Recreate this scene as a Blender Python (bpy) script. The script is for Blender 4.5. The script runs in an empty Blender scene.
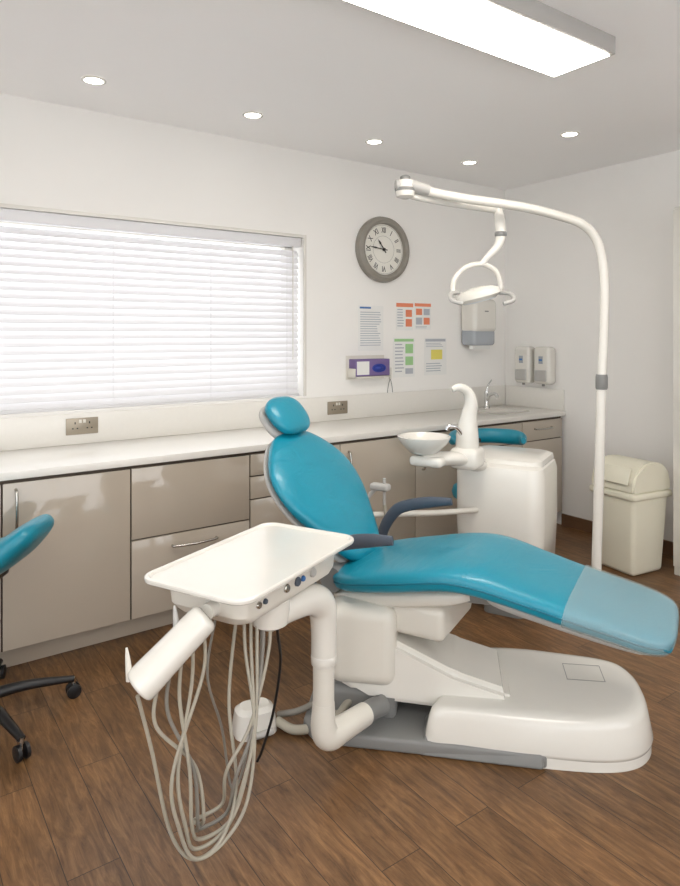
import bpy, bmesh, math, random
from mathutils import Vector, Matrix
random.seed(4)
S=bpy.context.scene
try:
    S.view_settings.view_transform='Standard'
except Exception as e: print(e)
YAW=math.radians(35.5)
F=Vector((math.sin(YAW),math.cos(YAW),0)); RT=Vector((math.cos(YAW),-math.sin(YAW),0))
H=1.5; D=3.78; R=4.444; HC=2.75; XL=-1.6; YF=-1.6
def W(a,b,z=0):            # survey coordinates (across, along, height) -> world
    v=F*b+RT*a; v.z=z; return v
# ---------------- materials
def srgb(c):
    return tuple(((x/255)/12.92 if x/255<=0.04045 else ((x/255+0.055)/1.055)**2.4) for x in c)+(1,)
def mat(name,c,rough=0.5,metal=0,coat=0,emit=None,es=0,bump=0,bscale=200,alpha=1,trans=0,var=0.03,vscale=6,crease=0):
    m=bpy.data.materials.new(name); m.use_nodes=True
    nt=m.node_tree; b=nt.nodes['Principled BSDF']
    col=srgb(c)
    b.inputs['Base Color'].default_value=col
    b.inputs['Roughness'].default_value=rough
    b.inputs['Metallic'].default_value=metal
    b.inputs['Coat Weight'].default_value=coat
    b.inputs['Alpha'].default_value=alpha
    b.inputs['Transmission Weight'].default_value=trans
    if emit:
        b.inputs['Emission Color'].default_value=srgb(emit); b.inputs['Emission Strength'].default_value=es
    n=nt.nodes.new('ShaderNodeTexNoise'); n.inputs['Scale'].default_value=vscale
    tc=nt.nodes.new('ShaderNodeTexCoord'); nt.links.new(tc.outputs['Object'],n.inputs['Vector'])
    mx=nt.nodes.new('ShaderNodeMixRGB'); mx.inputs[1].default_value=tuple(x*(1-var) for x in col[:3])+(1,)
    mx.inputs[2].default_value=tuple(min(1,x*(1+var)) for x in col[:3])+(1,)
    nt.links.new(n.outputs['Fac'],mx.inputs[0]); nt.links.new(mx.outputs[0],b.inputs['Base Color'])
    if bump:
        n2=nt.nodes.new('ShaderNodeTexNoise'); n2.inputs['Scale'].default_value=bscale
        nt.links.new(tc.outputs['Object'],n2.inputs['Vector'])
        bp=nt.nodes.new('ShaderNodeBump'); bp.inputs['Strength'].default_value=bump; bp.inputs['Distance'].default_value=0.002
        nt.links.new(n2.outputs['Fac'],bp.inputs['Height']); nt.links.new(bp.outputs[0],b.inputs['Normal'])
        if crease:
            n4=nt.nodes.new('ShaderNodeTexNoise'); n4.inputs['Scale'].default_value=9; n4.inputs['Detail'].default_value=3; n4.inputs['Distortion'].default_value=1.2
            mp=nt.nodes.new('ShaderNodeMapping'); mp.inputs['Scale'].default_value=(1.6,.6,1)
            nt.links.new(tc.outputs['Object'],mp.inputs[0]); nt.links.new(mp.outputs[0],n4.inputs['Vector'])
            bp2=nt.nodes.new('ShaderNodeBump'); bp2.inputs['Strength'].default_value=crease; bp2.inputs['Distance'].default_value=0.012
            nt.links.new(n4.outputs['Fac'],bp2.inputs['Height']); nt.links.new(bp2.outputs[0],bp.inputs['Normal'])
    return m
M_wall=mat('wall_paint',(243,241,237),0.85,bump=0.12,bscale=120,var=0.008)
M_ceil=mat('ceiling_paint',(249,248,247),0.9,var=0.005)
M_white=mat('white_plastic',(220,216,206),0.35,coat=0.2)
M_white2=mat('white_enamel',(225,222,214),0.25,coat=0.4)
M_counter=mat('counter_solid_surface',(232,229,222),0.3,coat=0.2,var=0.02,vscale=60)
M_cab=mat('gloss_beige_laminate',(182,171,156),0.12,coat=0.8,var=0.015,vscale=2)
M_carc=mat('carcass_dark',(88,76,64),0.6)
M_kick=mat('kick_panel',(174,162,146),0.4)
M_blue=mat('teal_vinyl',(6,135,160),0.34,coat=0.2,bump=0.3,bscale=300,var=0.06,crease=.35)
M_blue2=mat('teal_vinyl_stool',(6,130,153),0.38,coat=0.15,bump=0.25,bscale=350)
M_seam=mat('teal_piping',(6,106,128),0.5)
M_gray=mat('gray_plastic',(128,128,126),0.45)
M_lgray=mat('light_gray_plastic',(180,178,174),0.45)
M_dark=mat('charcoal_plastic',(74,82,94),0.45)
M_black=mat('black_plastic',(22,22,24),0.4)
M_hose=mat('hose_silicone',(168,162,147),0.45)
M_hose2=mat('hose_dark',(130,126,118),0.45)
M_metal=mat('brushed_metal',(190,188,182),0.25,metal=1)
M_chrome=mat('chrome',(220,220,220),0.08,metal=1)
M_sock=mat('brushed_nickel',(160,150,134),0.35,metal=0.6)
M_bin=mat('cream_plastic',(232,228,208),0.45)
M_paper=mat('paper',(236,236,233),0.8)
M_clockrim=mat('clock_rim_taupe',(142,137,128),0.45,var=0.1,vscale=20)
M_face=mat('clock_face',(236,234,225),0.6)
M_ink=mat('ink',(40,38,36),0.7)
M_inkg=mat('ink_gray',(178,182,190),0.8)
M_orange=mat('print_orange',(232,140,104),0.8)
M_green=mat('print_green',(160,204,146),0.8)
M_yell=mat('print_yellow',(228,216,110),0.8)
M_purple=mat('box_purple',(120,100,150),0.6)
M_navy=mat('nitrile_blue',(40,60,150),0.5)
M_smoke=mat('smoke_window',(165,171,178),0.15,coat=0.5)
M_skirt=mat('brown_skirting',(112,82,58),0.5)
M_lamp=mat('panel_diffuser',(255,255,255),0.5,emit=(255,248,239),es=19.5)
M_down=mat('downlight_lens',(255,255,255),0.5,emit=(255,250,240),es=9)
M_glassL=mat('lamp_lens',(225,228,230),0.1,coat=1)
M_lblue=mat('print_blue',(60,110,170),0.6)
# slats: translucent white
def slat_mat():
    m=bpy.data.materials.new('blind_slat_white'); m.use_nodes=True; nt=m.node_tree
    b=nt.nodes['Principled BSDF']; b.inputs['Base Color'].default_value=srgb((242,241,241)); b.inputs['Roughness'].default_value=0.5
    t=nt.nodes.new('ShaderNodeBsdfTranslucent'); t.inputs[0].default_value=(0.95,0.95,0.98,1)
    mx=nt.nodes.new('ShaderNodeMixShader'); mx.inputs[0].default_value=0.28
    nt.links.new(b.outputs[0],mx.inputs[1]); nt.links.new(t.outputs[0],mx.inputs[2])
    nt.links.new(mx.outputs[0],nt.nodes['Material Output'].inputs[0]); return m
M_slat=slat_mat()
def glass_mat(name,tint,fac,rough=.12):
    m=bpy.data.materials.new(name); m.use_nodes=True; nt=m.node_tree
    g=nt.nodes['Principled BSDF']; g.inputs['Base Color'].default_value=tint; g.inputs['Roughness'].default_value=rough
    t=nt.nodes.new('ShaderNodeBsdfTransparent')
    mx=nt.nodes.new('ShaderNodeMixShader'); mx.inputs[0].default_value=fac
    nt.links.new(t.outputs[0],mx.inputs[1]); nt.links.new(g.outputs[0],mx.inputs[2])
    nt.links.new(mx.outputs[0],nt.nodes['Material Output'].inputs[0]); return m
M_clear=glass_mat('clear_vinyl',(0.50,0.60,0.60,1),0.32,.15)
M_glass=glass_mat('window_glass',(0.8,0.9,0.9,1),0.05)
def floor_mat():
    m=bpy.data.materials.new('oak_vinyl_planks'); m.use_nodes=True; nt=m.node_tree; b=nt.nodes['Principled BSDF']
    tc=nt.nodes.new('ShaderNodeTexCoord'); sp=nt.nodes.new('ShaderNodeSeparateXYZ'); cb=nt.nodes.new('ShaderNodeCombineXYZ')
    nt.links.new(tc.outputs['Object'],sp.inputs[0])
    nt.links.new(sp.outputs['Y'],cb.inputs['X']); nt.links.new(sp.outputs['X'],cb.inputs['Y'])
    br=nt.nodes.new('ShaderNodeTexBrick'); nt.links.new(cb.outputs[0],br.inputs['Vector'])
    br.inputs['Scale'].default_value=1; br.inputs['Brick Width'].default_value=0.95; br.inputs['Row Height'].default_value=0.145
    br.inputs['Mortar Size'].default_value=0.0015; br.inputs['Mortar Smooth'].default_value=0.3
    br.inputs['Color1'].default_value=(0,0,0,1); br.inputs['Color2'].default_value=(1,1,1,1); br.inputs['Mortar'].default_value=(0.5,0.5,0.5,1)
    br.inputs['Bias'].default_value=0.0
    mp=nt.nodes.new('ShaderNodeMapping'); mp.inputs['Scale'].default_value=(3.0,24,1)
    nt.links.new(cb.outputs[0],mp.inputs[0])
    add=nt.nodes.new('ShaderNodeVectorMath'); add.operation='MULTIPLY_ADD'
    nt.links.new(br.outputs['Color'],add.inputs[0]); add.inputs[1].default_value=(7,7,7); nt.links.new(mp.outputs[0],add.inputs[2])
    n=nt.nodes.new('ShaderNodeTexNoise'); n.inputs['Scale'].default_value=2.0; n.inputs['Detail'].default_value=10; n.inputs['Roughness'].default_value=0.72; n.inputs['Distortion'].default_value=0.9
    nt.links.new(add.outputs[0],n.inputs['Vector'])
    mp3=nt.nodes.new('ShaderNodeMapping'); mp3.inputs['Scale'].default_value=(1,2.2,1); nt.links.new(cb.outputs[0],mp3.inputs[0])
    n3=nt.nodes.new('ShaderNodeTexNoise'); n3.inputs['Scale'].default_value=5; n3.inputs['Detail'].default_value=6; n3.inputs['Roughness'].default_value=.65
    nt.links.new(mp3.outputs[0],n3.inputs['Vector'])
    cr=nt.nodes.new('ShaderNodeValToRGB'); e=cr.color_ramp.elements
    e[0].position=0.28; e[0].color=srgb((70,48,29)); e[1].position=0.74; e[1].color=srgb((158,121,82))
    x=e.new(0.5); x.color=srgb((118,85,54))
    nt.links.new(n.outputs['Fac'],cr.inputs[0])
    m1=nt.nodes.new('ShaderNodeMixRGB'); m1.blend_type='MULTIPLY'; m1.inputs[0].default_value=0.6
    r2=nt.nodes.new('ShaderNodeValToRGB'); r2.color_ramp.elements[0].color=(0.66,0.65,0.64,1); r2.color_ramp.elements[1].color=(1.1,1.1,1.1,1)
    nt.links.new(br.outputs['Color'],r2.inputs[0]); nt.links.new(cr.outputs[0],m1.inputs[1]); nt.links.new(r2.outputs[0],m1.inputs[2])
    m3=nt.nodes.new('ShaderNodeMixRGB'); m3.blend_type='OVERLAY'; m3.inputs[0].default_value=0.45
    r3=nt.nodes.new('ShaderNodeValToRGB'); r3.color_ramp.elements[0].position=.3; r3.color_ramp.elements[1].position=.7
    r3.color_ramp.elements[0].color=(.25,.25,.25,1); r3.color_ramp.elements[1].color=(.74,.73,.72,1)
    nt.links.new(n3.outputs['Fac'],r3.inputs[0])
    nt.links.new(m1.outputs[0],m3.inputs[1]); nt.links.new(r3.outputs[0],m3.inputs[2])
    m2=nt.nodes.new('ShaderNodeMixRGB'); m2.inputs[2].default_value=srgb((46,32,20))
    nt.links.new(br.outputs['Fac'],m2.inputs[0]); nt.links.new(m3.outputs[0],m2.inputs[1])
    nt.links.new(m2.outputs[0],b.inputs['Base Color'])
    b.inputs['Roughness'].default_value=0.38
    bp=nt.nodes.new('ShaderNodeBump'); bp.inputs['Strength'].default_value=0.3; bp.inputs['Distance'].default_value=0.003
    nt.links.new(n.outputs['Fac'],bp.inputs['Height']); nt.links.new(bp.outputs[0],b.inputs['Normal'])
    return m
M_floor=floor_mat()
# ---------------- geometry helpers
MW={}
def empty(name,loc,rotz=0,parent=None):
    o=bpy.data.objects.new(name,None); S.collection.objects.link(o); o.empty_display_size=0.1
    m=Matrix.Translation(Vector(loc))@Matrix.Rotation(rotz,4,'Z')   # world matrix
    if parent:
        o.parent=parent; o.matrix_local=MW[parent.name].inverted()@m
    else: o.matrix_local=m
    MW[o.name]=m
    return o
def LW(p,a,b,z): return MW[p.name].inverted()@W(a,b,z)
def mk(name,verts,faces,m,parent=None,smooth=True,ang=35,loc=None,rot=None):
    me=bpy.data.meshes.new(name); me.from_pydata([tuple(v) for v in verts],[],faces); me.update()
    bm=bmesh.new(); bm.from_mesh(me); bmesh.ops.recalc_face_normals(bm,faces=bm.faces); bm.to_mesh(me); bm.free()
    return fin(name,me,m,parent,smooth,ang,loc,rot)
def fin(name,me,m,parent,smooth,ang,loc,rot):
    if smooth:
        me.polygons.foreach_set('use_smooth',[True]*len(me.polygons))
        try: me.set_sharp_from_angle(angle=math.radians(ang))
        except Exception: pass
    o=bpy.data.objects.new(name,me); S.collection.objects.link(o); me.materials.append(m)
    if parent: o.parent=parent
    if loc is not None: o.location=loc
    if rot is not None: o.rotation_euler=rot
    return o
def box(name,size,loc,m,parent=None,bev=0.0,seg=3,rot=None,taper=None):
    bm=bmesh.new(); bmesh.ops.create_cube(bm,size=1)
    for v in bm.verts:
        k=1
        if taper and v.co.z<0: k=taper
        v.co=Vector((v.co.x*size[0]*k,v.co.y*size[1]*k,v.co.z*size[2]))
    if bev>0: bmesh.ops.bevel(bm,geom=list(bm.edges),offset=bev,segments=seg,profile=0.5,affect='EDGES')
    me=bpy.data.meshes.new(name); bm.to_mesh(me); bm.free()
    return fin(name,me,m,parent,True,40,loc,rot)
def bx(name,x0,x1,y0,y1,z0,z1,m,parent=None,bev=0,seg=2):
    return box(name,(x1-x0,y1-y0,z1-z0),((x0+x1)/2,(y0+y1)/2,(z0+z1)/2),m,parent,bev,seg)
def prism(name,poly,z0,z1,m,parent=None,bev=0,seg=3,top=None,loc=None,rot=None,ztop=None):
    n=len(poly); bm=bmesh.new(); tp=top or poly
    lo=[bm.verts.new((p[0],p[1],z0)) for p in poly]
    hi=[bm.verts.new((p[0],p[1],(ztop[i] if ztop else z1))) for i,p in enumerate(tp)]
    bm.faces.new(lo[::-1]); bm.faces.new(hi)
    for i in range(n): bm.faces.new((lo[i],lo[(i+1)%n],hi[(i+1)%n],hi[i]))
    bmesh.ops.recalc_face_normals(bm,faces=bm.faces)
    if bev: bmesh.ops.bevel(bm,geom=list(bm.edges),offset=bev,segments=seg,profile=0.5,affect='EDGES',clamp_overlap=True)
    me=bpy.data.meshes.new(name); bm.to_mesh(me); bm.free()
    return fin(name,me,m,parent,True,40,loc,rot)
def rrect(w,d,r,n=5,cx=0,cy=0):
    out=[]
    for (sx,sy,a0) in ((1,1,0),(-1,1,90),(-1,-1,180),(1,-1,270)):
        for i in range(n+1):
            a=math.radians(a0+90*i/n)
            out.append((cx+sx*(w/2-r)+r*math.cos(a),cy+sy*(d/2-r)+r*math.sin(a)))
    return out
def cr(pts,sub):
    P=[Vector(p) for p in pts]
    if len(P)<3 or sub<2: return P
    out=[]
    for i in range(len(P)-1):
        p0=P[i-1] if i>0 else P[0]*2-P[1]; p1=P[i]; p2=P[i+1]; p3=P[i+2] if i+2<len(P) else P[-1]*2-P[-2]
        for k in range(sub):
            t=k/sub
            out.append(0.5*((2*p1)+(p2-p0)*t+(2*p0-5*p1+4*p2-p3)*t*t+(3*p1-p0-3*p2+p3)*t**3))
    out.append(P[-1]); return out
def tube(name,pts,r,m,parent=None,sub=8,n=14,flat=None,world=False,up=None):
    """pts in parent's local space; r scalar or list"""
    rr=r if isinstance(r,(list,tuple)) else [r]*len(pts)
    Q=[Vector((p[0],p[1],p[2],rr[i])) for i,p in enumerate(pts)]
    Q=cr(Q,sub); P=[Vector(q[:3]) for q in Q]; Rr=[q[3] for q in Q]
    T=[]
    for i in range(len(P)):
        a=P[max(0,i-1)]; b=P[min(len(P)-1,i+1)]; T.append((b-a).normalized())
    nrm=Vector(up) if up else (Vector((0,0,1)) if abs(T[0].z)<0.9 else Vector((1,0,0)))
    nrm=(nrm-T[0]*nrm.dot(T[0])).normalized()
    verts=[];faces=[]
    fw,fh=flat if flat else (1,1)
    for i,p in enumerate(P):
        nrm=(nrm-T[i]*nrm.dot(T[i])).normalized(); bi=T[i].cross(nrm)
        for k in range(n):
            a=2*math.pi*k/n
            verts.append(p+bi*(math.cos(a)*Rr[i]*fw)+nrm*(math.sin(a)*Rr[i]*fh))
    for i in range(len(P)-1):
        for k in range(n):
            faces.append((i*n+k,i*n+(k+1)%n,(i+1)*n+(k+1)%n,(i+1)*n+k))
    faces.append(tuple(range(n))[::-1]); faces.append(tuple((len(P)-1)*n+k for k in range(n)))
    return mk(name,verts,faces,m,parent,ang=50)
def lathe(name,prof,m,parent=None,loc=(0,0,0),rot=None,n=36,cap=True,sx=1,sy=1):
    verts=[];faces=[]
    for (r,z) in prof:
        for k in range(n):
            a=2*math.pi*k/n; verts.append((r*math.cos(a)*sx,r*math.sin(a)*sy,z))
    for i in range(len(prof)-1):
        for k in range(n): faces.append((i*n+k,i*n+(k+1)%n,(i+1)*n+(k+1)%n,(i+1)*n+k))
    if cap:
        faces.append(tuple(range(n))[::-1]); faces.append(tuple((len(prof)-1)*n+k for k in range(n)))
    return mk(name,verts,faces,m,parent,ang=40,loc=loc,rot=rot)
def cyl(name,p0,p1,r,m,parent=None,n=24,r2=None):
    return tube(name,[p0,p1],[r,r2 if r2 is not None else r],m,parent,sub=1,n=n)
def pad(name,st,m,parent=None,ex=3.0,sub=6,n=40,axis='y',grow=0,camber=0.0):
    """st: (x,z,halfw,thick). lofted upholstered pad; path in x-z plane, width along y"""
    Q=[Vector(s[:4]) for s in st]; Q=cr(Q,sub)
    verts=[];faces=[]; L=len(Q)
    for i,q in enumerate(Q):
        a=Q[max(0,i-1)]; b=Q[min(L-1,i+1)]; tx,tz=b[0]-a[0],b[1]-a[1]; l=math.hypot(tx,tz) or 1; tx/=l;tz/=l
        nx,nz=-tz,tx; w=max(0.004,q[2])+grow; th=max(0.004,q[3])+2*grow
        for k in range(n):
            a_=2*math.pi*k/n; c,s_=math.cos(a_),math.sin(a_)
            y=w*math.copysign(abs(c)**(2/ex),c); h=th/2*math.copysign(abs(s_)**(2/ex),s_)
            h+=camber*(y/w)**2*(1)
            verts.append((q[0]+nx*h,y,q[1]+nz*h))
    for i in range(L-1):
        for k in range(n): faces.append((i*n+k,i*n+(k+1)%n,(i+1)*n+(k+1)%n,(i+1)*n+k))
    faces.append(tuple(range(n))[::-1]); faces.append(tuple((L-1)*n+k for k in range(n)))
    return mk(name,verts,faces,m,parent,ang=80)
def seam(name,st,m,parent,r=.0035):
    """piping that follows the outline of a pad"""
    s=st[1:-1]
    near=[(q[0],-q[2]-.0005,q[1]) for q in s]; far=[(q[0],q[2]+.0005,q[1]) for q in s]
    tube(name,near+far[::-1],r,m,parent,sub=6,n=8)
def text(name,body,size,m,parent,loc,rot,ax='CENTER'):
    c=bpy.data.curves.new(name,'FONT'); c.body=body; c.size=size; c.align_x=ax; c.align_y='CENTER'; c.extrude=0.0004; c.offset=.0008
    o=bpy.data.objects.new(name,c); S.collection.objects.link(o); c.materials.append(m); o.parent=parent; o.location=loc; o.rotation_euler=rot
    return o
def join_quads(name,boxes,m,parent=None,smooth=False):
    verts=[];faces=[]
    for (x0,x1,y0,y1,z0,z1) in boxes:
        b=len(verts)
        for x in (x0,x1):
            for y in (y0,y1):
                for z in (z0,z1): verts.append((x,y,z))
        for f in ((0,1,3,2),(4,6,7,5),(0,4,5,1),(2,3,7,6),(0,2,6,4),(1,5,7,3)): faces.append(tuple(b+i for i in f))
    return mk(name,verts,faces,m,parent,smooth=smooth)
def ccr(pts,sub):       # closed catmull-rom
    P=[Vector(p) for p in pts]; n=len(P); out=[]
    for i in range(n):
        p0,p1,p2,p3=P[i-1],P[i],P[(i+1)%n],P[(i+2)%n]
        for k in range(sub):
            t=k/sub
            out.append(0.5*((2*p1)+(p2-p0)*t+(2*p0-5*p1+4*p2-p3)*t*t+(3*p1-p0-3*p2+p3)*t**3))
    return out
def ringloft(name,rings,m,parent,capb=True,capt=True,ang=35):
    verts=[];faces=[]; n=len(rings[0])
    for r_ in rings: verts+=r_
    for j in range(len(rings)-1):
        for i in range(n): faces.append((j*n+i,j*n+(i+1)%n,(j+1)*n+(i+1)%n,(j+1)*n+i))
    if capb: faces.append(tuple(range(n))[::-1])
    if capt: faces.append(tuple((len(rings)-1)*n+i for i in range(n)))
    return mk(name,verts,faces,m,parent,ang=ang)
def rr3(w,d,r,z,cx=0,cy=0):
    # consistent corner walk (+x+y, -x+y, -x-y, +x-y)
    out=[]
    for (sx,sy,a0) in ((1,1,0),(-1,1,90),(-1,-1,180),(1,-1,270)):
        for i in range(8):
            a=math.radians(a0+90*i/7)
            out.append((cx+sx*(w/2-r)+r*math.cos(a),cy+sy*(d/2-r)+r*math.sin(a),z))
    return out
# ---------------- room shell
WX0,WX1,WZ0,WZ1=-0.45,2.387,1.085,2.16
join_quads('floor',[(XL,R+0.2,YF,D+0.25,-0.1,0)],M_floor)
join_quads('ceiling',[(XL,R+0.2,YF,D+0.25,HC,HC+0.1)],M_ceil)
join_quads('wall_back',[(XL,WX0,D,D+0.25,0,HC),(WX1,R+0.2,D,D+0.25,0,HC),(WX0,WX1,D,D+0.25,0,WZ0),(WX0,WX1,D,D+0.25,WZ1,HC)],M_wall)
join_quads('wall_right',[(R,R+0.2,YF,D,0,HC)],M_wall)
LY0,LY1,LZ0,LZ1=-1.1,2.2,.35,2.45  # wall opening for the added fill window on the left
join_quads('wall_left',[(XL-0.2,XL,YF,LY0,0,HC),(XL-0.2,XL,LY1,D+.25,0,HC),(XL-0.2,XL,LY0,LY1,0,LZ0),(XL-0.2,XL,LY0,LY1,LZ1,HC)],M_wall)
FX0,FX1=-1.0,3.4  # wall opening for the added fill window behind the camera
join_quads('wall_front',[(XL-0.2,FX0,YF-0.2,YF,0,HC),(FX1,R+0.2,YF-0.2,YF,0,HC),(FX0,FX1,YF-0.2,YF,0,LZ0),(FX0,FX1,YF-0.2,YF,LZ1,HC)],M_wall)
join_quads('baseboard_right',[(R-0.015,R,2.15,3.2,0,0.09),(R-0.015,R,YF,1.3,0,0.09)],M_skirt)
# window
win=empty('window_1',((WX0+WX1)/2,D+0.17,(WZ0+WZ1)/2))
w2=(WX1-WX0)/2; h2=(WZ1-WZ0)/2
for nm,b in (('frame_l',(-w2,-w2+.06,-.03,.03,-h2,h2)),('frame_r',(w2-.06,w2,-.03,.03,-h2,h2)),('frame_b',(-w2,w2,-.03,.03,-h2,-h2+.06)),('frame_t',(-w2,w2,-.03,.03,h2-.06,h2))):
    bx(nm,*b,M_white2,win,bev=0.004)
bx('pane',-w2+.05,w2-.05,-.006,.006,-h2+.05,h2-.05,M_glass,win)
# unseen windows added to the other two walls as daylight fill
def fill_window(name,c,wd,ht,rz):
    e=empty(name,c,rz); a,b=wd/2,ht/2
    for nm,q in (('frame_l',(-a,-a+.06,-.03,.03,-b,b)),('frame_r',(a-.06,a,-.03,.03,-b,b)),('frame_b',(-a,a,-.03,.03,-b,-b+.06)),('frame_t',(-a,a,-.03,.03,b-.06,b)),('mullion',(-.03,.03,-.03,.03,-b,b))):
        bx(nm,*q,M_white2,e,bev=.004)
    bx('pane',-a+.05,a-.05,-.004,.004,-b+.05,b-.05,M_glass,e)
fill_window('fill_window_2',(XL-.1,(LY0+LY1)/2,(LZ0+LZ1)/2),LY1-LY0,LZ1-LZ0,math.pi/2)
fill_window('fill_window_3',((FX0+FX1)/2,YF-.1,(LZ0+LZ1)/2),FX1-FX0,LZ1-LZ0,0)
# thin painted trim around the opening
join_quads('trim_1',[(WX0,WX1+0.02,D-0.012,D,WZ1,WZ1+0.02),(WX1,WX1+0.02,D-0.012,D,WZ0,WZ1)],M_white2)
bl=empty('venetian_blind',((WX0+WX1)/2,D+0.045,WZ0))
bh=WZ1-WZ0
bx('headrail',-w2+.01,w2-.012,-.04,.02,bh-.062,bh-.003,M_slat,bl,bev=0.004)
verts=[];faces=[]
pitch=0.0425; z=0.035; tilt=math.radians(56); sw=0.05
while z<bh-0.075:
    prof=[]
    for k in range(5):
        u=(k/4-.5)*sw; cv=0.004*(1-(2*k/4-1)**2)
        prof.append((u*math.cos(tilt)+cv*math.sin(tilt)*-1, u*math.sin(tilt)+cv*math.cos(tilt)))
    b=len(verts)
    ring=[(p[0],p[1]) for p in prof]+[(p[0]+0.0015,p[1]-0.002) for p in prof[::-1]]
    for X in (-w2+.014,w2-.016):
        for p in ring: verts.append((X,p[0],z+p[1]))
    n=len(ring)
    for i in range(n): faces.append((b+i,b+(i+1)%n,b+n+(i+1)%n,b+n+i))
    faces.append(tuple(b+i for i in range(n))); faces.append(tuple(b+n+i for i in range(n))[::-1])
    z+=pitch
mk('slats',verts,faces,M_slat,bl,smooth=False)
bx('bottom_rail',-w2+.014,w2-.016,-.025,.025,0.0,.02,M_slat,bl,bev=0.004)
for i,X in enumerate((-1.15,-.5,.15,.75,1.3)):
    bx('ladder_cord_%d'%i,X-.001,X+.001,-.033,-.031,.01,bh-.06,M_slat,bl)
cyl('tilt_wand',(w2-.08,-.045,bh-.06),(w2-.08,-.045,.25),.003,M_white,bl,n=8)
# ---------------- cabinets
cab=empty('base_cabinet_run',(0,0,0))
CF=3.18
bx('carcass',XL+.02,R-.02,CF+.022,D-.02,.11,.866,M_carc,cab)
bx('kickboard',XL+.02,R-.02,CF+.10,CF+.118,0.001,.112,M_kick,cab)
bx('countertop',XL+.01,R-.005,CF-.015,D-.003,.866,.902,M_counter,cab,bev=.004)
bx('upstand',XL+.01,R-.005,D-.018,D-.002,.902,1.07,M_counter,cab,bev=.002)
bx('upstand_side',R-.018,R-.003,CF+.0,D-.02,.902,1.07,M_counter,cab,bev=.002)
g=.0035
def front(nm,x0,x1,z0,z1): bx(nm,x0+g,x1-g,CF,CF+.02,z0+g,z1-g,M_cab,cab,bev=.0025)
def hhandle(nm,xc,z,w=.2):
    tube(nm,[(xc-w/2,CF,z),(xc-w/2+.012,CF-.022,z),(xc,CF-.032,z-.002),(xc+w/2-.012,CF-.022,z),(xc+w/2,CF,z)],.0065,M_metal,cab,sub=6,n=8)
def vhandle(nm,x,z0,z1):
    tube(nm,[(x,CF,z0),(x,CF-.022,z0+.012),(x,CF-.032,(z0+z1)/2),(x,CF-.022,z1-.012),(x,CF,z1)],.0065,M_metal,cab,sub=6,n=8)
Z0,Z1=.115,.852
front('door_a',-.1,.46,Z0,Z1); front('door_left_end',-1.5,-.1,Z0,Z1)
front('door_b',.46,1.023,Z0,Z1); vhandle('handle_b',.515,.64,.82)
front('drawer_a_top',1.023,1.669,.50,Z1); front('drawer_a_low',1.023,1.669,Z0,.50); hhandle('handle_a',1.35,.44,.24)
for i,(a,b) in enumerate(((.73,Z1),(.605,.73),(.36,.605),(Z0,.36))):
    front('drawer_n_%d'%i,1.669,2.27,a,b); hhandle('handle_n_%d'%i,1.97,b-.05,.18)
front('door_c',2.27,2.87,Z0,Z1); vhandle('handle_c',2.33,.62,.8)
front('door_d',2.87,3.43,Z0,Z1); vhandle('handle_d',2.93,.62,.8)
front('drawer_e_top',3.43,3.93,.70,Z1); hhandle('handle_e',3.68,.79,.2)
front('door_e',3.43,3.93,Z0,.70); vhandle('handle_e2',3.87,.5,.66)
front('drawer_f_top',3.93,R-.03,.70,Z1); hhandle('handle_f',4.17,.79,.2)
front('door_f',3.93,R-.03,Z0,.70)
# sockets
def socket(x,z):
    e=empty('double_socket',(x,D-.018,z))
    bx('plate',-.085,.085,-.008,-.0002,-.045,.045,M_sock,e,bev=.003)
    for sx in (-.038,.038):
        bx('slot_e',sx-.003,sx+.003,-.0095,-.008,.012,.024,M_ink,e)
        for q in (-.012,.012): bx('slot_l',sx+q-.004,sx+q+.004,-.0095,-.008,-.014,-.008,M_ink,e)
        bx('rocker',sx*0.28-.007,sx*0.28+.007,-.0115,-.008,.018,.036,M_white,e,bev=.001)
socket(.94,1.0); socket(2.66,.99)
# tap & sink
tap=empty('basin_tap',(4.08,3.66,.902))
lathe('body',[(.028,.001),(.026,.01),(.018,.02),(.018,.11),(.021,.12),(.019,.14),(.006,.145)],M_chrome,tap)
tube('spout',[(0,0,.06),(-.02,-.05,.11),(-.04,-.12,.13),(-.05,-.16,.105)],.013,M_chrome,tap)
tube('lever',[(0,0,.14),(.01,0,.18),(.06,.0,.23)],[.008,.007,.005],M_chrome,tap)
snk=empty('inset_sink',(4.0,3.45,.903))
prof=rrect(.4,.3,.05)
verts=[(x,y,.0005) for x,y in prof]+[(x,y,.004) for x,y in prof]+[(x*.93,y*.9,.004) for x,y in prof]+[(x*.88,y*.86,.001) for x,y in prof]
n=len(prof); faces=[]
for j in range(3):
    for i in range(n): faces.append((j*n+i,j*n+(i+1)%n,(j+1)*n+(i+1)%n,(j+1)*n+i))
faces.append(tuple(3*n+i for i in range(n)))
mk('rim_and_bowl',verts,faces,M_white2,snk)
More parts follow.
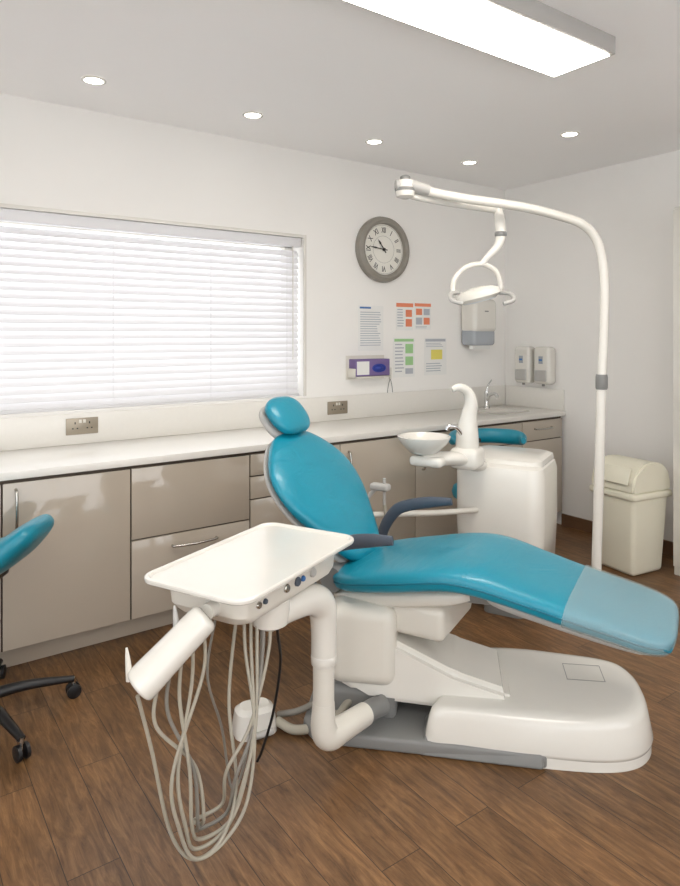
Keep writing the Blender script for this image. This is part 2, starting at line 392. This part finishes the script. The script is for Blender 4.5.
# ---------------- wall items
wr=(math.pi/2,0,0)
ck=empty('wall_clock',(3.07,D,2.13))
lathe('rim',[(.240,.001),(.244,.02),(.236,.05),(.212,.062),(.192,.055),(.186,.035),(.186,.028)],M_clockrim,ck,rot=wr,n=64,cap=False)
lathe('back',[(.239,.001),(.239,.004)],M_clockrim,ck,rot=wr,n=48)
lathe('face',[(.188,.024),(.188,.03)],M_face,ck,rot=wr,n=64)
lathe('inner_ring',[(.100,.0300),(.100,.0308),(.0985,.0308),(.0985,.03)],M_gray,ck,rot=wr,n=64,cap=False)
lathe('outer_ring',[(.180,.0300),(.180,.0308),(.178,.0308),(.178,.03)],M_gray,ck,rot=wr,n=64,cap=False)
for i,s in enumerate(['XII','I','II','III','IIII','V','VI','VII','VIII','IX','X','XI']):
    a=math.radians(30*i); r=.141
    t=text('numeral_'+s,s,.068,M_ink,ck,(r*math.sin(a),-.031,r*math.cos(a)),(0,0,0))
    t.rotation_euler=(Matrix.Rotation(a,3,'Y')@Matrix.Rotation(math.pi/2,3,'X')).to_euler()
    t.scale=(.50 if len(s)>=3 else .62,.85,1)
def hand(nm,ang,l,w,y):
    a=math.radians(ang)
    o=mk(nm,[(-w,0,-.03),(w,0,-.03),(w*.9,0,l*.5),(w*1.8,0,l*.62),(0,0,l),(-w*1.8,0,l*.62),(-w*.9,0,l*.5)]+[(-w,.002,-.03),(w,.002,-.03),(w*.9,.002,l*.5),(w*1.8,.002,l*.62),(0,.002,l),(-w*1.8,.002,l*.62),(-w*.9,.002,l*.5)],
      [tuple(range(7)),tuple(range(7,14))[::-1]]+[(i,(i+1)%7,7+(i+1)%7,7+i) for i in range(7)],M_ink,ck,smooth=False,loc=(0,y,0),rot=(0,a,0))
hand('hour_hand',-38,.09,.0045,-.036); hand('minute_hand',-84,.135,.0035,-.040)
lathe('hub',[(.011,.03),(.011,.043),(.004,.045)],M_ink,ck,rot=wr)
def sheet(nm,x0,x1,z0,z1,extras):
    e=empty(nm,((x0+x1)/2,D,(z0+z1)/2)); w=x1-x0; h=z1-z0
    bx('sheet',-w/2,w/2,-.003,-.0005,-h/2,h/2,M_paper,e)
    k=0
    for (a,b,c,d,m) in extras:
        bx('print_%d'%k,-w/2+a*w,-w/2+b*w,-.0038,-.003,h/2-d*h,h/2-c*h,m,e); k+=1
    return e
def lines(x0,x1,y0,y1,n,m):
    out=[]
    for i in range(n):
        y=y0+(y1-y0)*i/n; out.append((x0,x1-(0.25*random.random()*(x1-x0)),y,y+(y1-y0)/n*.34,m))
    return out
sheet('notice_sheet',2.855,3.09,1.385,1.715,[(.06,.5,.03,.07,M_lblue)]+lines(.08,.92,.14,.92,15,M_inkg))
sheet('safety_poster',3.215,3.385,1.535,1.742,[(0,1,0,.14,M_orange)]+lines(.06,.46,.22,.92,7,M_inkg)+[(.55,.92,.24,.5,M_orange),(.55,.92,.58,.86,M_orange)])
sheet('safety_poster',3.40,3.57,1.54,1.745,[(0,1,0,.12,M_orange),(.08,.45,.2,.44,M_orange),(.55,.92,.2,.44,M_inkg),(.08,.45,.54,.8,M_inkg),(.55,.92,.54,.8,M_orange)]+lines(.06,.9,.86,.97,2,M_inkg))
sheet('hygiene_poster',3.185,3.40,1.18,1.48,[(.05,.95,.03,.1,M_green)]+lines(.08,.5,.16,.92,9,M_inkg)+[(.56,.92,.16,.4,M_green),(.56,.92,.48,.7,M_green),(.56,.92,.78,.92,M_inkg)])
sheet('hygiene_notice',3.50,3.74,1.185,1.478,[(.05,.95,.03,.1,M_inkg),(.3,.8,.32,.58,M_yell)]+lines(.08,.9,.14,.27,3,M_inkg)+lines(.08,.9,.68,.94,4,M_inkg))
gb=empty('glove_box_holder',(2.92,D,1.262))
bx('back',-.175,.175,-.006,-.0005,-.08,.09,M_white,gb,bev=.002)
bx('glove_box',-.15,.16,-.088,-.007,-.055,.065,M_purple,gb,bev=.003)
bx('box_label',-.14,-.03,-.0895,-.088,-.045,.05,M_paper,gb)
lathe('opening',[(.045,0),(.045,.003),(.03,.004)],M_navy,gb,loc=(.06,-.088,.0),rot=wr,sx=1.4,sy=.7)
lathe('glove_tuft',[(.03,0),(.025,.012),(.01,.022),(.002,.024)],M_navy,gb,loc=(.06,-.09,0),rot=wr,sx=1.3,sy=.7)
bx('bracket_b',-.165,.172,-.095,-.006,-.068,-.058,M_white,gb,bev=.002)
bx('bracket_l',-.165,-.155,-.095,-.006,-.068,-.0,M_white,gb,bev=.002)
bx('bracket_r',.163,.172,-.095,-.006,-.068,-.0,M_white,gb,bev=.002)
ke=empty('hanging_cord',(3.15,D,1.15))  # cord looped over a small wall hook
bx('hook',-.008,.008,-.015,-.0005,.02,.04,M_white,ke,bev=.002)
tube('loop',[(0,-.01,.03),(-.02,-.008,-.04),(-.025,-.008,-.12),(0,-.008,-.15),(.025,-.008,-.12),(.02,-.008,-.04),(0,-.01,.03)],.0022,M_gray,ke,n=6)
td=empty('paper_towel_dispenser',(4.02,D,1.585))
box('cover',(.27,.17,.27),(0,-.088,.07),M_white2,td,bev=.04,seg=5)
box('lower_window',(.255,.155,.14),(0,-.082,-.10),M_smoke,td,bev=.03,seg=4)
bx('key_slot',-.02,.02,-.176,-.172,.10,.11,M_gray,td)
bx('paper_edge',-.1,.1,-.12,-.08,-.20,-.165,M_paper,td)
def soap(y):
    e=empty('soap_dispenser',(R,y,1.255))
    box('housing',(.10,.158,.30),(-.052,0,0),M_white2,e,bev=.03,seg=5)
    box('push_bar',(.025,.11,.09),(-.105,0,-.08),M_lgray,e,bev=.011,seg=3)
    box('level_window',(.006,.04,.06),(-.1035,0,.045),M_smoke,e,bev=.002)
    box('mark',(.002,.03,.014),(-.1075,0,.045),M_lblue,e)
    cyl('nozzle',(-.07,0,-.14),(-.07,0,-.165),.012,M_gray,e)
soap(3.525); soap(3.33)
# ---------------- ceiling lights
for (x,y) in ((1.77,1.72),(.4,-.55)):  # second panel is added out of view for soft fill
    pl=empty('ceiling_panel_light',(x,y,HC))
    bx('housing',-.765,.765,-.155,.155,-.075,-.0005,M_lgray,pl,bev=.004)
    bx('diffuser',-.745,.745,-.137,.137,-.0805,-.076,M_lamp,pl)
for (x,y) in ((.885,3.32),(1.76,3.32),(2.64,3.32),(3.52,3.32),(3.53,2.49),(.0,3.32),(3.53,.9),(-.6,.9)):
    e=empty('recessed_downlight',(x,y,HC))
    lathe('bezel',[(.058,-.0005),(.058,-.004),(.046,-.006),(.044,-.002)],M_white2,e,cap=False)
    lathe('lens',[(.045,-.0008),(.045,-.003)],M_down,e)
# ---------------- tall cabinet at right
tc_=empty('tall_storage_cabinet',(R-.19,1.72,0))
bx('body',-.165,.185,-.41,.41,.0,2.3,M_white2,tc_,bev=.004)
bx('door_l',-.186,-.167,-.405,-.003,.06,2.28,M_white2,tc_,bev=.003)
bx('door_r',-.186,-.167,.003,.405,.06,2.28,M_white2,tc_,bev=.003)
# ---------------- waste bin
bn=empty('waste_bin',(3.975,2.355,0),math.radians(-8))
box('body',(.33,.32,.50),(0,0,.252),M_bin,bn,bev=.03,seg=4,taper=.84)
box('rim',(.36,.35,.045),(0,0,.50),M_bin,bn,bev=.015,seg=3)
lp=[(-.175,0),(-.175,.05),(-.15,.12),(-.08,.175),(.0,.185),(.09,.175),(.155,.13),(.175,.05),(.175,0)]
bm=bmesh.new(); a=[bm.verts.new((p[0],-.165,p[1]+.52)) for p in lp]; b_=[bm.verts.new((p[0],.165,p[1]+.52)) for p in lp]
bm.faces.new(a); bm.faces.new(b_[::-1])
for i in range(len(lp)): bm.faces.new((a[i],b_[i],b_[(i+1)%len(lp)],a[(i+1)%len(lp)]))
bmesh.ops.recalc_face_normals(bm,faces=bm.faces); bmesh.ops.bevel(bm,geom=list(bm.edges),offset=.012,segments=3,affect='EDGES')
me=bpy.data.meshes.new('lid'); bm.to_mesh(me); bm.free(); fin('lid',me,M_bin,bn,True,40,None,None)
box('flap',(.012,.26,.11),(-.166,0,.625),M_bin,bn,bev=.005,rot=(0,math.radians(22),0))
# ---------------- dental chair
CH=math.radians(-35.5-29)
ch=empty('dental_chair',W(.105,2.75,0),CH)
seat=[(-.06,.50,.10,.03),(-.05,.515,.17,.07),(-.02,.53,.215,.09),(.08,.555,.265,.10),(.25,.592,.28,.105),(.42,.628,.28,.105),(.54,.632,.275,.10),(.68,.608,.26,.09),(.85,.575,.245,.085),(1.0,.55,.235,.08),(1.08,.535,.225,.078),(1.13,.526,.20,.07),(1.155,.521,.16,.055),(1.165,.519,.10,.025)]
pad('seat',seat,M_blue,ch,ex=3.6)
seam('seat_piping',seat,M_seam,ch)
cov=[s for s in seat if s[0]>=1.0]
pad('clear_foot_cover',[(.84,.577,.247,.0855),(.92,.563,.24,.083)]+cov,M_clear,ch,ex=3.6,grow=.006)
pad('seat_shell',[(-.05,.462,.18,.02),(.0,.468,.2,.06),(.2,.50,.215,.075),(.42,.54,.2,.07),(.5,.55,.16,.04)],M_white,ch,ex=4)
box('seat_frame',(.42,.36,.13),(.20,-.0,.43),M_white,ch,bev=.03,seg=4)
box('leg_rest_hinge',(.12,.30,.06),(.52,0,.555),M_gray,ch,bev=.02,rot=(0,math.radians(-5),0))
pad('leg_rest_shell',[(.55,.565,.15,.02),(.62,.56,.2,.04),(.85,.52,.19,.035),(1.05,.49,.17,.03),(1.12,.483,.12,.015)],M_lgray,ch,ex=4)
# back rest
e=math.radians(50); bxk,bzk=math.cos(e),math.sin(e)
def bk(l,off=0): return (-.0-bxk*l, .60+bzk*l)
bw=[(-.03,.08,.03),(0,.13,.06),(.05,.17,.075),(.14,.225,.085),(.24,.28,.09),(.33,.303,.09),(.41,.295,.085),(.48,.255,.08),(.54,.195,.07),(.585,.13,.05),(.61,.05,.02)]
bst=[(bk(l)[0],bk(l)[1],w,t) for l,w,t in bw[::-1]]
pad('backrest',bst,M_blue,ch,ex=2.6)
sh=[(l,w*.93,t*.5) for l,w,t in bw]
ox,oz=-bzk*.05,-bxk*.05
pad('backrest_shell',[(bk(l)[0]+ox,bk(l)[1]+oz,w,t) for l,w,t in sh[::-1]],M_lgray,ch,ex=2.6)
p0=bk(.5); p1=(bk(.71)[0]+.03,bk(.71)[1]+.01)
tube('headrest_stem',[(p0[0]+ox*1.2,0,p0[1]+oz*1.2),(p1[0]+ox*1.0,0,p1[1]+oz*1.0)],.03,M_lgray,ch,sub=1,flat=(1.3,.5),up=(1,0,0))
hw=[(.64,.06,.02),(.655,.095,.05),(.69,.122,.07),(.74,.13,.075),(.785,.12,.07),(.815,.085,.05),(.828,.04,.02)]
pad('headrest',[(bk(l)[0]+.085,bk(l)[1]-.02,w,t) for l,w,t in hw[::-1]],M_blue,ch,ex=2.6)
pad('headrest_shell',[(bk(l)[0]+.085-.04,bk(l)[1]-.02-.035,w*.94,t*.7) for l,w,t in hw[::-1]],M_lgray,ch,ex=2.6)
cyl('back_pivot',(-.05,-.2,.53),(-.05,.2,.53),.05,M_gray,ch)
box('back_bracket',(.07,.2,.22),(-.07,0,.44),M_gray,ch,bev=.02)
for nm,y in (('armrest_near',-.315),('armrest_far',.315)):
    tube(nm,[(-.07,y*.8,.46),(-.08,y,.50),(-.06,y,.60),(.0,y,.69),(.07,y,.725),(.17,y,.75),(.27,y,.765)],[.018,.020,.021,.022,.022,.021,.014],M_dark,ch,flat=(1.2,.6))
# base (chair swivelled on base)
BR=math.radians(-45)
ba=empty('base',W(.5,2.55,0),BR,ch)
prism('floor_plate',[(-.62,-.17),(-.58,-.22),(-.5,-.245),(.26,-.25),(.3,.2),(-.5,.22),(-.6,.19),(-.63,.12)],.001,.05,M_gray,ba,bev=.012)
prism('front_wedge',[(-.18,-.252),(.25,-.264),(.25,-.1),(-.18,-.1)],.002,.075,M_gray,ba,bev=.014,top=[(-.16,-.22),(.25,-.24),(.25,-.1),(-.16,-.1)])
def pz(x,y): return .178+.06*y+.012*x
lob=[(-.16,-.225),(-.02,-.238),(.24,-.248),(.45,-.238),(.57,-.195),(.64,-.11),(.663,.0),(.65,.12),(.59,.2),(.40,.25),(.2,.27),(.02,.235),(-.06,.1),(-.12,-.1)]
L3=ccr(lob,6); cxy=Vector((.27,0))
def lring(inset,zf):
    out=[]
    for p in L3:
        d=Vector((p[0],p[1]))-cxy; l=d.length; d=d*((l-inset)/l)
        x,y=cxy.x+d.x,cxy.y+d.y
        out.append((x,y,zf(pz(x,y))))
    return out
ringloft('base_cover',[lring(.02,lambda t:.03),lring(.004,lambda t:.036),lring(0,lambda t:.05),lring(.012,lambda t:t*.6),lring(.020,lambda t:t-.035),lring(.030,lambda t:t-.014),lring(.046,lambda t:t-.003),lring(.07,lambda t:t),lring(.11,lambda t:t)],M_white2,ba,ang=60)
lob2=[(p[0],p[1]) for p in L3 if p[0]>.235]
prism('base_skirt',[(cxy.x+(p[0]-cxy.x)*.985,p[1]*.985) for p in lob2],.001,.06,M_white2,ba)
hx0,hx1,hy0,hy1=.37,.51,.02,.13; hv=[];hf=[]; q_=.0022
for (a0,a1,b0,b1) in ((hx0,hx1,hy1-q_,hy1),(hx0,hx1,hy0,hy0+q_),(hx0,hx0+q_,hy0,hy1),(hx1-q_,hx1,hy0,hy1)):
    b=len(hv)
    for dz in (-.001,.0006):
        for (x,y) in ((a0,b0),(a1,b0),(a1,b1),(a0,b1)): hv.append((x,y,pz(x,y)+dz))
    hf+=[tuple(b+i for i in q) for q in ((0,3,2,1),(4,5,6,7),(0,1,5,4),(1,2,6,5),(2,3,7,6),(3,0,4,7))]
mk('hatch_outline',hv,hf,M_gray,ba,smooth=False)
def sideprism(name,prof,y0,y1,m,parent,bev):
    n=len(prof); bm=bmesh.new()
    a=[bm.verts.new((p[0],y0,p[1])) for p in prof]; b_=[bm.verts.new((p[0],y1,p[1])) for p in prof]
    bm.faces.new(a); bm.faces.new(b_[::-1])
    for i in range(n): bm.faces.new((a[i],b_[i],b_[(i+1)%n],a[(i+1)%n]))
    bmesh.ops.recalc_face_normals(bm,faces=bm.faces); bmesh.ops.bevel(bm,geom=list(bm.edges),offset=bev,segments=4,affect='EDGES')
    me=bpy.data.meshes.new(name); bm.to_mesh(me); bm.free(); return fin(name,me,m,parent,True,40,None,None)
sideprism('lift_arm_cover',[(-.50,.18),(-.50,.33),(-.44,.37),(-.30,.36),(-.05,.25),(.14,.20),(.16,.13),(-.1,.11),(-.38,.12)],-.14,.19,M_white2,ba,.022)
box('lift_column',(.26,.30,.30),(-.40,-.02,.33),M_white,ba,bev=.05,seg=5)
box('pump_housing',(.3,.26,.12),(-.42,0,.10),M_gray,ba,bev=.03,seg=3)
# ---------------- delivery unit
dl=empty('dental_delivery_unit',W(-.26,2.08,0),CH)
ringloft('tray',[rr3(.34,.60,.045,.786),rr3(.376,.641,.052,.787),rr3(.386,.651,.055,.791),rr3(.388,.653,.055,.798),rr3(.386,.651,.055,.802),rr3(.380,.645,.053,.804),rr3(.368,.633,.05,.804),rr3(.364,.629,.049,.802),rr3(.356,.621,.046,.7965),rr3(.350,.615,.045,.796),rr3(.340,.605,.043,.796),rr3(.20,.46,.03,.796)],M_white2,dl,ang=20)
ringloft('console_body',[rr3(.19,.38,.05,.690,0,-.01),rr3(.255,.46,.05,.693,0,-.01),rr3(.278,.495,.05,.702,.0,0),rr3(.29,.52,.045,.72,0,0),rr3(.30,.53,.045,.780,0,0),rr3(.30,.53,.045,.789,0,0)],M_white,dl,ang=30)
pn=empty('control_panel',MW[dl.name]@Vector((.146,-.03,.745)),CH,dl)
for i,(y,z,r_,m_) in enumerate(((-.17,.0,.010,M_metal),(-.14,.0,.008,M_dark),(-.03,0,.013,M_metal),(.03,0,.014,M_dark),(.06,0,.009,M_lblue),(.12,.0,.015,M_lgray))):
    lathe('button_%d'%i,[(r_,-.01),(r_,.006),(r_*.8,.009)],m_,pn,loc=(.0,y,z),rot=(0,math.radians(85),0))
# handpiece holder
def LD(a,b,z): return LW(dl,a,b,z)
h0=LD(-.362,1.78,.74); h1=LD(-.525,1.70,.585)
tube('handpiece_holder',[h0,h0.lerp(h1,.03),h0.lerp(h1,.1),h0.lerp(h1,.5),h0.lerp(h1,.9),h0.lerp(h1,.98),h1],[.035,.046,.05,.052,.056,.052,.035],M_white2,dl,sub=3,n=28,flat=(1.0,.8))
tube('holder_bracket',[LD(-.335,1.86,.72),LD(-.35,1.83,.74),LD(-.365,1.80,.74)],.022,M_white2,dl)
for i,(a,b,z,l) in enumerate(((-.548,1.71,.60,.085),(-.44,1.77,.70,.07))):
    c=LD(a,b,z); u=(LD(a-.02,b,z+.2)-c).normalized()
    tube('handpiece_%d'%i,[c,c+u*l*.6,c+u*l],[.010,.007,.003],M_lgray if i else M_white,dl,sub=3,n=12)
for i in range(5):
    k=.1+.17*i; c=h0.lerp(h1,k)
    w0=MW[dl.name]@c
    a=w0.dot(RT)+.01; b=w0.dot(F)+.01; zt=w0.z-.03
    j=random.uniform(-.03,.03); zb=.07+.012*i
    pts=[LD(a,b,zt),LD(a-.005,b,zt-.12),LD(-.445+.018*i+j,1.74+.01*i,.33),LD(-.43+.014*i,1.76+.01*i,.17),LD(-.395+j,1.79+.02*i,zb),LD(-.325+j,1.84+.02*i,zb+.01),LD(-.265+j-.01*i,1.88,.17+.02*i),LD(-.25+j*.6,1.92,.36),LD(-.285+.018*i,1.97,.56),LD(-.29+.018*i,2.0,.695)]
    tube('hose_%d'%i,pts,.0052,M_hose if i!=3 else M_hose2,dl,sub=10,n=10)
tube('hose_long',[h1+Vector((0,0,-.02)),LD(-.50,1.74,.4),LD(-.46,1.78,.15),LD(-.40,1.8,.062),LD(-.33,1.84,.09),LD(-.30,1.9,.2),LD(-.33,1.95,.42),LD(-.31,2.0,.695)],.0052,M_hose,dl,sub=10,n=10)
tube('cable_black',[LD(-.2,2.05,.695),LD(-.20,2.1,.55),LD(-.20,2.2,.40),LD(-.23,2.26,.20),LD(-.27,2.28,.06),LD(-.29,2.30,.006)],.005,M_black,dl,sub=8,n=8)
tube('cable_dark_loop',[LD(-.36,1.92,.695),LD(-.39,1.93,.5),LD(-.36,2.0,.3),LD(-.33,2.0,.12),LD(-.29,2.0,.2),LD(-.25,2.02,.45),LD(-.24,2.04,.69)],.004,M_hose2,dl,sub=8,n=8)
# arm
lathe('pivot_cup',[(.03,.60),(.055,.615),(.06,.65),(.06,.69),(.05,.70)],M_white2,dl,loc=tuple(LD(-.215,2.02,0)))
tube('arm_upper',[LD(-.22,2.0,.635),LD(-.16,2.08,.64),LD(-.10,2.15,.635),LD(-.063,2.19,.60),LD(-.055,2.2,.53),LD(-.055,2.2,.40)],[.04,.046,.05,.05,.044,.042],M_white2,dl,n=24)
cyl('arm_post',LD(-.055,2.2,.42),LD(-.055,2.2,.21),.036,M_white,dl,n=28)
lathe('post_collar',[(.040,.40),(.043,.405),(.043,.43),(.040,.435)],M_white2,dl,loc=tuple(LD(-.055,2.2,0)))
tube('arm_lower',[LD(-.055,2.2,.27),LD(-.055,2.2,.18),LD(-.035,2.22,.145),LD(.01,2.28,.135),LD(.09,2.38,.125)],[.037,.043,.046,.043,.04],M_white,dl,n=24)
tube('arm_mount',[LD(.08,2.37,.125),LD(.12,2.42,.12),LD(.16,2.46,.115)],.036,M_gray,dl)
# foot control
fc=empty('foot_control',W(-.325,2.49,0),math.radians(-10))
ringloft('housing',[rr3(.16,.12,.04,.001),rr3(.16,.12,.04,.03),rr3(.145,.105,.04,.085),rr3(.11,.07,.03,.10)],M_white2,fc)
tube('pedal_rim',[(-.05,-.065,.02),(0,-.07,.02),(.05,-.065,.02)],.012,M_lgray,fc)
def LFc(a,b,z): return LW(ch,a,b,z)
tube('supply_hose',[LFc(-.24,2.50,.03),LFc(-.17,2.46,.02),LFc(-.08,2.47,.03),LFc(.0,2.52,.06),LFc(.07,2.55,.09)],.017,M_hose,ch,n=12)
tube('supply_hose_b',[LFc(-.24,2.54,.03),LFc(-.15,2.52,.06),LFc(-.05,2.55,.10),LFc(.05,2.6,.14)],.012,M_hose2,ch,n=12)
tube('supply_hose_c',[LFc(-.06,2.40,.02),LFc(-.02,2.46,.05),LFc(.03,2.5,.10),LFc(.1,2.55,.13)],.014,M_hose,ch,n=12)
# ---------------- cuspidor
cu=empty('cuspidor_unit',W(.92,3.60,0),CH)
ringloft('cabinet',[rr3(.38,.38,.06,.22),rr3(.44,.44,.07,.26),rr3(.465,.465,.08,.5),rr3(.465,.465,.08,.77),rr3(.445,.445,.08,.81),rr3(.40,.40,.07,.825)],M_white2,cu)
ringloft('pedestal',[rr3(.22,.22,.04,.001),rr3(.20,.20,.04,.23)],M_gray,cu)
ringloft('top_lid',[rr3(.42,.40,.07,.812,.0,.02),rr3(.43,.41,.07,.82,0,.02),rr3(.42,.40,.07,.845,0,.02),rr3(.37,.35,.06,.855,0,.02)],M_white2,cu)
def LC(a,b,z): return LW(cu,a,b,z)
tube('bowl_support',[LC(.74,3.50,.80),LC(.64,3.38,.855),LC(.56,3.32,.875),LC(.44,3.28,.88),LC(.40,3.27,.885)],[.06,.06,.06,.06,.045],M_white2,cu,flat=(1.1,.6),n=20)
box('bowl_console',(.15,.16,.11),tuple(LC(.655,3.38,.87)),M_white2,cu,bev=.03,seg=4)
box('bowl_shelf',(.17,.15,.05),tuple(LC(.45,3.28,.875)),M_white2,cu,bev=.02,seg=4)
lathe('bowl',[(.04,-.07),(.07,-.06),(.115,-.015),(.130,.01),(.133,.02),(.125,.022),(.112,.002),(.075,-.03),(.02,-.04),(.004,-.041)],M_white2,cu,loc=tuple(LC(.42,3.28,.975)),n=40)
lathe('bowl_drain',[(.022,0),(.022,.004)],M_metal,cu,loc=tuple(LC(.42,3.28,.934)))
tube('spout_column',[LC(.655,3.38,.90),LC(.655,3.37,1.0),LC(.66,3.36,1.08),LC(.67,3.35,1.15),LC(.65,3.34,1.21),LC(.605,3.32,1.235),LC(.565,3.31,1.225)],[.062,.055,.042,.034,.026,.02,.014],M_white2,cu,n=20)
tube('cup_filler',[LC(.63,3.35,.98),LC(.59,3.32,1.03),LC(.55,3.31,1.04),LC(.54,3.31,1.02)],.011,M_chrome,cu,n=12)
tube('assistant_arm',[LC(.72,3.45,.58),LC(.5,3.34,.595),LC(.30,3.30,.60),LC(.155,3.28,.60)],[.014,.015,.015,.016],M_white,cu)
box('assistant_holder',(.10,.05,.035),tuple(LC(.20,3.26,.745)),M_lgray,cu,bev=.012)
tube('holder_post',[LC(.14,3.28,.60),LC(.14,3.28,.68),LC(.18,3.27,.74)],.011,M_lgray,cu)
tube('suction_tip',[LC(.22,3.25,.66),LC(.22,3.25,.79)],.008,M_lgray,cu,sub=1)
tube('suction_hose',[LC(.22,3.25,.66),LC(.26,3.26,.45),LC(.45,3.32,.25),LC(.78,3.5,.28)],.009,M_hose,cu)
# ---------------- operating light on pole
ol=empty('dental_operating_light',W(1.375,3.5,0),CH)
def LO(a,b,z): return LW(ol,a,b,z)
lathe('floor_flange',[(.08,.001),(.08,.015),(.04,.03),(.037,.12)],M_white2,ol)
tube('pole',[LO(1.36,3.5,.02),LO(1.375,3.5,.5),LO(1.395,3.5,1.2)],.026,M_white2,ol,sub=4,n=20)
tube('pole_upper',[LO(1.395,3.5,1.2),LO(1.412,3.5,1.65),LO(1.405,3.5,1.86),LO(1.37,3.495,2.00),LO(1.29,3.48,2.085),LO(1.16,3.47,2.13),LO(.95,3.43,2.17),LO(.62,3.37,2.205),LO(.33,3.32,2.25)],[.024]*9,M_white2,ol,sub=8,n=20)
lathe('pole_collar',[(.028,1.21),(.031,1.22),(.031,1.275),(.028,1.29)],M_gray,ol,loc=tuple(LO(1.396,3.5,0)))
jx=LO(.33,3.32,0)
lathe('joint',[(.02,2.19),(.045,2.20),(.05,2.22),(.05,2.265),(.045,2.28),(.02,2.285)],M_white2,ol,loc=tuple(jx))
lathe('joint_band',[(.051,2.225),(.052,2.23),(.052,2.238),(.051,2.242)],M_gray,ol,loc=tuple(jx))
tube('joint_block',[LO(.28,3.31,2.255),LO(.35,3.32,2.255),LO(.45,3.34,2.235)],[.034,.042,.036],M_lgray,ol,flat=(1,.8))
lathe('joint_knob',[(.022,2.275),(.026,2.285),(.026,2.30),(.018,2.306)],M_gray,ol,loc=tuple(jx))
tube('spring_arm',[LO(.33,3.32,2.215),LO(.42,3.36,2.20),LO(.62,3.45,2.185),LO(.845,3.53,2.17)],.017,M_white2,ol)
dz=-.02
tube('drop_link',[LO(.85,3.53,2.205+dz),LO(.86,3.53,2.14+dz),LO(.865,3.53,2.06+dz),LO(.85,3.53,2.00+dz),LO(.79,3.52,1.935+dz),LO(.76,3.52,1.90+dz)],[.022,.03,.028,.024,.018,.016],M_white2,ol)
lathe('link_collar',[(.029,2.03),(.032,2.035),(.032,2.05),(.029,2.055)],M_gray,ol,loc=tuple(LO(.865,3.53,0)))
tube('yoke',[LO(.60,3.47,1.725+dz),LO(.605,3.48,1.81+dz),LO(.67,3.50,1.88+dz),LO(.76,3.52,1.90+dz),LO(.84,3.54,1.865+dz),LO(.87,3.55,1.79+dz),LO(.86,3.55,1.74+dz)],.014,M_white2,ol)
hb=LO(.735,3.50,1.735+dz)
rl=(math.radians(14),math.radians(-12),0)
lathe('lamp_head',[(.06,-.03),(.10,-.028),(.125,-.01),(.12,.012),(.09,.03),(.03,.04)],M_white2,ol,loc=tuple(hb),rot=rl,sy=.55,n=40)
lathe('lamp_lens',[(.09,-.036),(.10,-.028)],M_glassL,ol,loc=tuple(hb),rot=rl,sy=.53,n=40)
for s_,x in ((1,.86),(-1,.61)):
    tube('grip_%s'%('r' if s_>0 else 'l'),[LO(x-.02*s_,3.48,1.745+dz),LO(x+.03*s_,3.43,1.735+dz),LO(x+.035*s_,3.38,1.70+dz),LO(x-.02*s_,3.37,1.68+dz)],.011,M_lgray,ol)
# ---------------- stools
def stool_base(e,zs,r=.33,a0=-10,mcol=M_black):
    lathe('hub',[(.045,.07),(.05,.09),(.04,.125),(.028,.15)],mcol,e)
    cyl('gas_lift',(0,0,.14),(0,0,zs-.1),.022,M_metal,e)
    cyl('gas_sleeve',(0,0,.12),(0,0,zs*.5),.032,mcol,e)
    for i in range(5):
        a=math.radians(a0+72*i)-MW[e.name].to_euler().z
        c,s_=math.cos(a),math.sin(a)
        tube('leg_%d'%i,[(c*.03,s_*.03,.10),(c*r*.5,s_*r*.5,.10),(c*r,s_*r,.075)],[.028,.024,.016],mcol,e,flat=(.9,.8))
        cyl('stem_%d'%i,(c*r,s_*r,.04),(c*r,s_*r,.08),.008,M_metal,e,n=10)
        for q in (-.015,.015):
            ox_,oy_=-s_*q,c*q
            lathe('wheel_%d'%i,[(.02,-.009),(.028,-.006),(.028,.006),(.02,.009)],mcol,e,loc=(c*r+ox_,s_*r+oy_,.0285),rot=(math.pi/2,0,a),n=20)
st=empty('operator_stool',(.335,2.87,0),-YAW)
stool_base(st,.63,r=.345,a0=-2)
pad('saddle_seat',[(-.28,.765,.10,.03),(-.26,.75,.13,.06),(-.2,.685,.17,.09),(-.08,.63,.18,.11),(.04,.63,.18,.12),(.13,.675,.17,.11),(.20,.735,.15,.09),(.23,.765,.12,.065),(.245,.78,.06,.025)],M_blue2,st,ex=2.8)
box('seat_plate',(.22,.2,.04),(-.04,0,.565),M_black,st,bev=.01)
s2p=W(.90,4.10,0)
s2=empty('assistant_stool',(s2p.x,s2p.y,0),-YAW)
stool_base(s2,.55,r=.25,a0=-40)
lathe('round_seat',[(.05,.46),(.15,.47),(.19,.49),(.2,.52),(.19,.55),(.15,.57),(.02,.575)],M_blue2,s2,n=40)
tube('support_post',[(.0,.1,.46),(-.05,.22,.48),(-.05,.24,.62),(-.02,.2,.80),(0,.14,.82)],.014,M_black,s2)
pts=[]
for k in range(9):
    a=math.radians(200-220*k/8+0); pts.append((.03+.22*math.cos(a),.02+.16*math.sin(a),.845))
tube('torso_support',pts,[.02,.04,.048,.048,.048,.048,.048,.04,.02],M_blue2,s2,flat=(.75,1.0),n=18)
# ---------------- world, camera
w=bpy.data.worlds.new('outside_daylight'); S.world=w; w.use_nodes=True
bg=w.node_tree.nodes['Background']; bg.inputs[0].default_value=(.96,.975,1,1); bg.inputs[1].default_value=2.85
cam=bpy.data.cameras.new('camera'); co=bpy.data.objects.new('camera',cam); S.collection.objects.link(co)
co.location=(0,0,H); co.rotation_euler=(math.pi/2,0,-YAW)
cam.sensor_fit='HORIZONTAL'; cam.sensor_width=36; cam.lens=656/680*36; cam.shift_y=-108/680; cam.clip_start=.02
S.camera=co
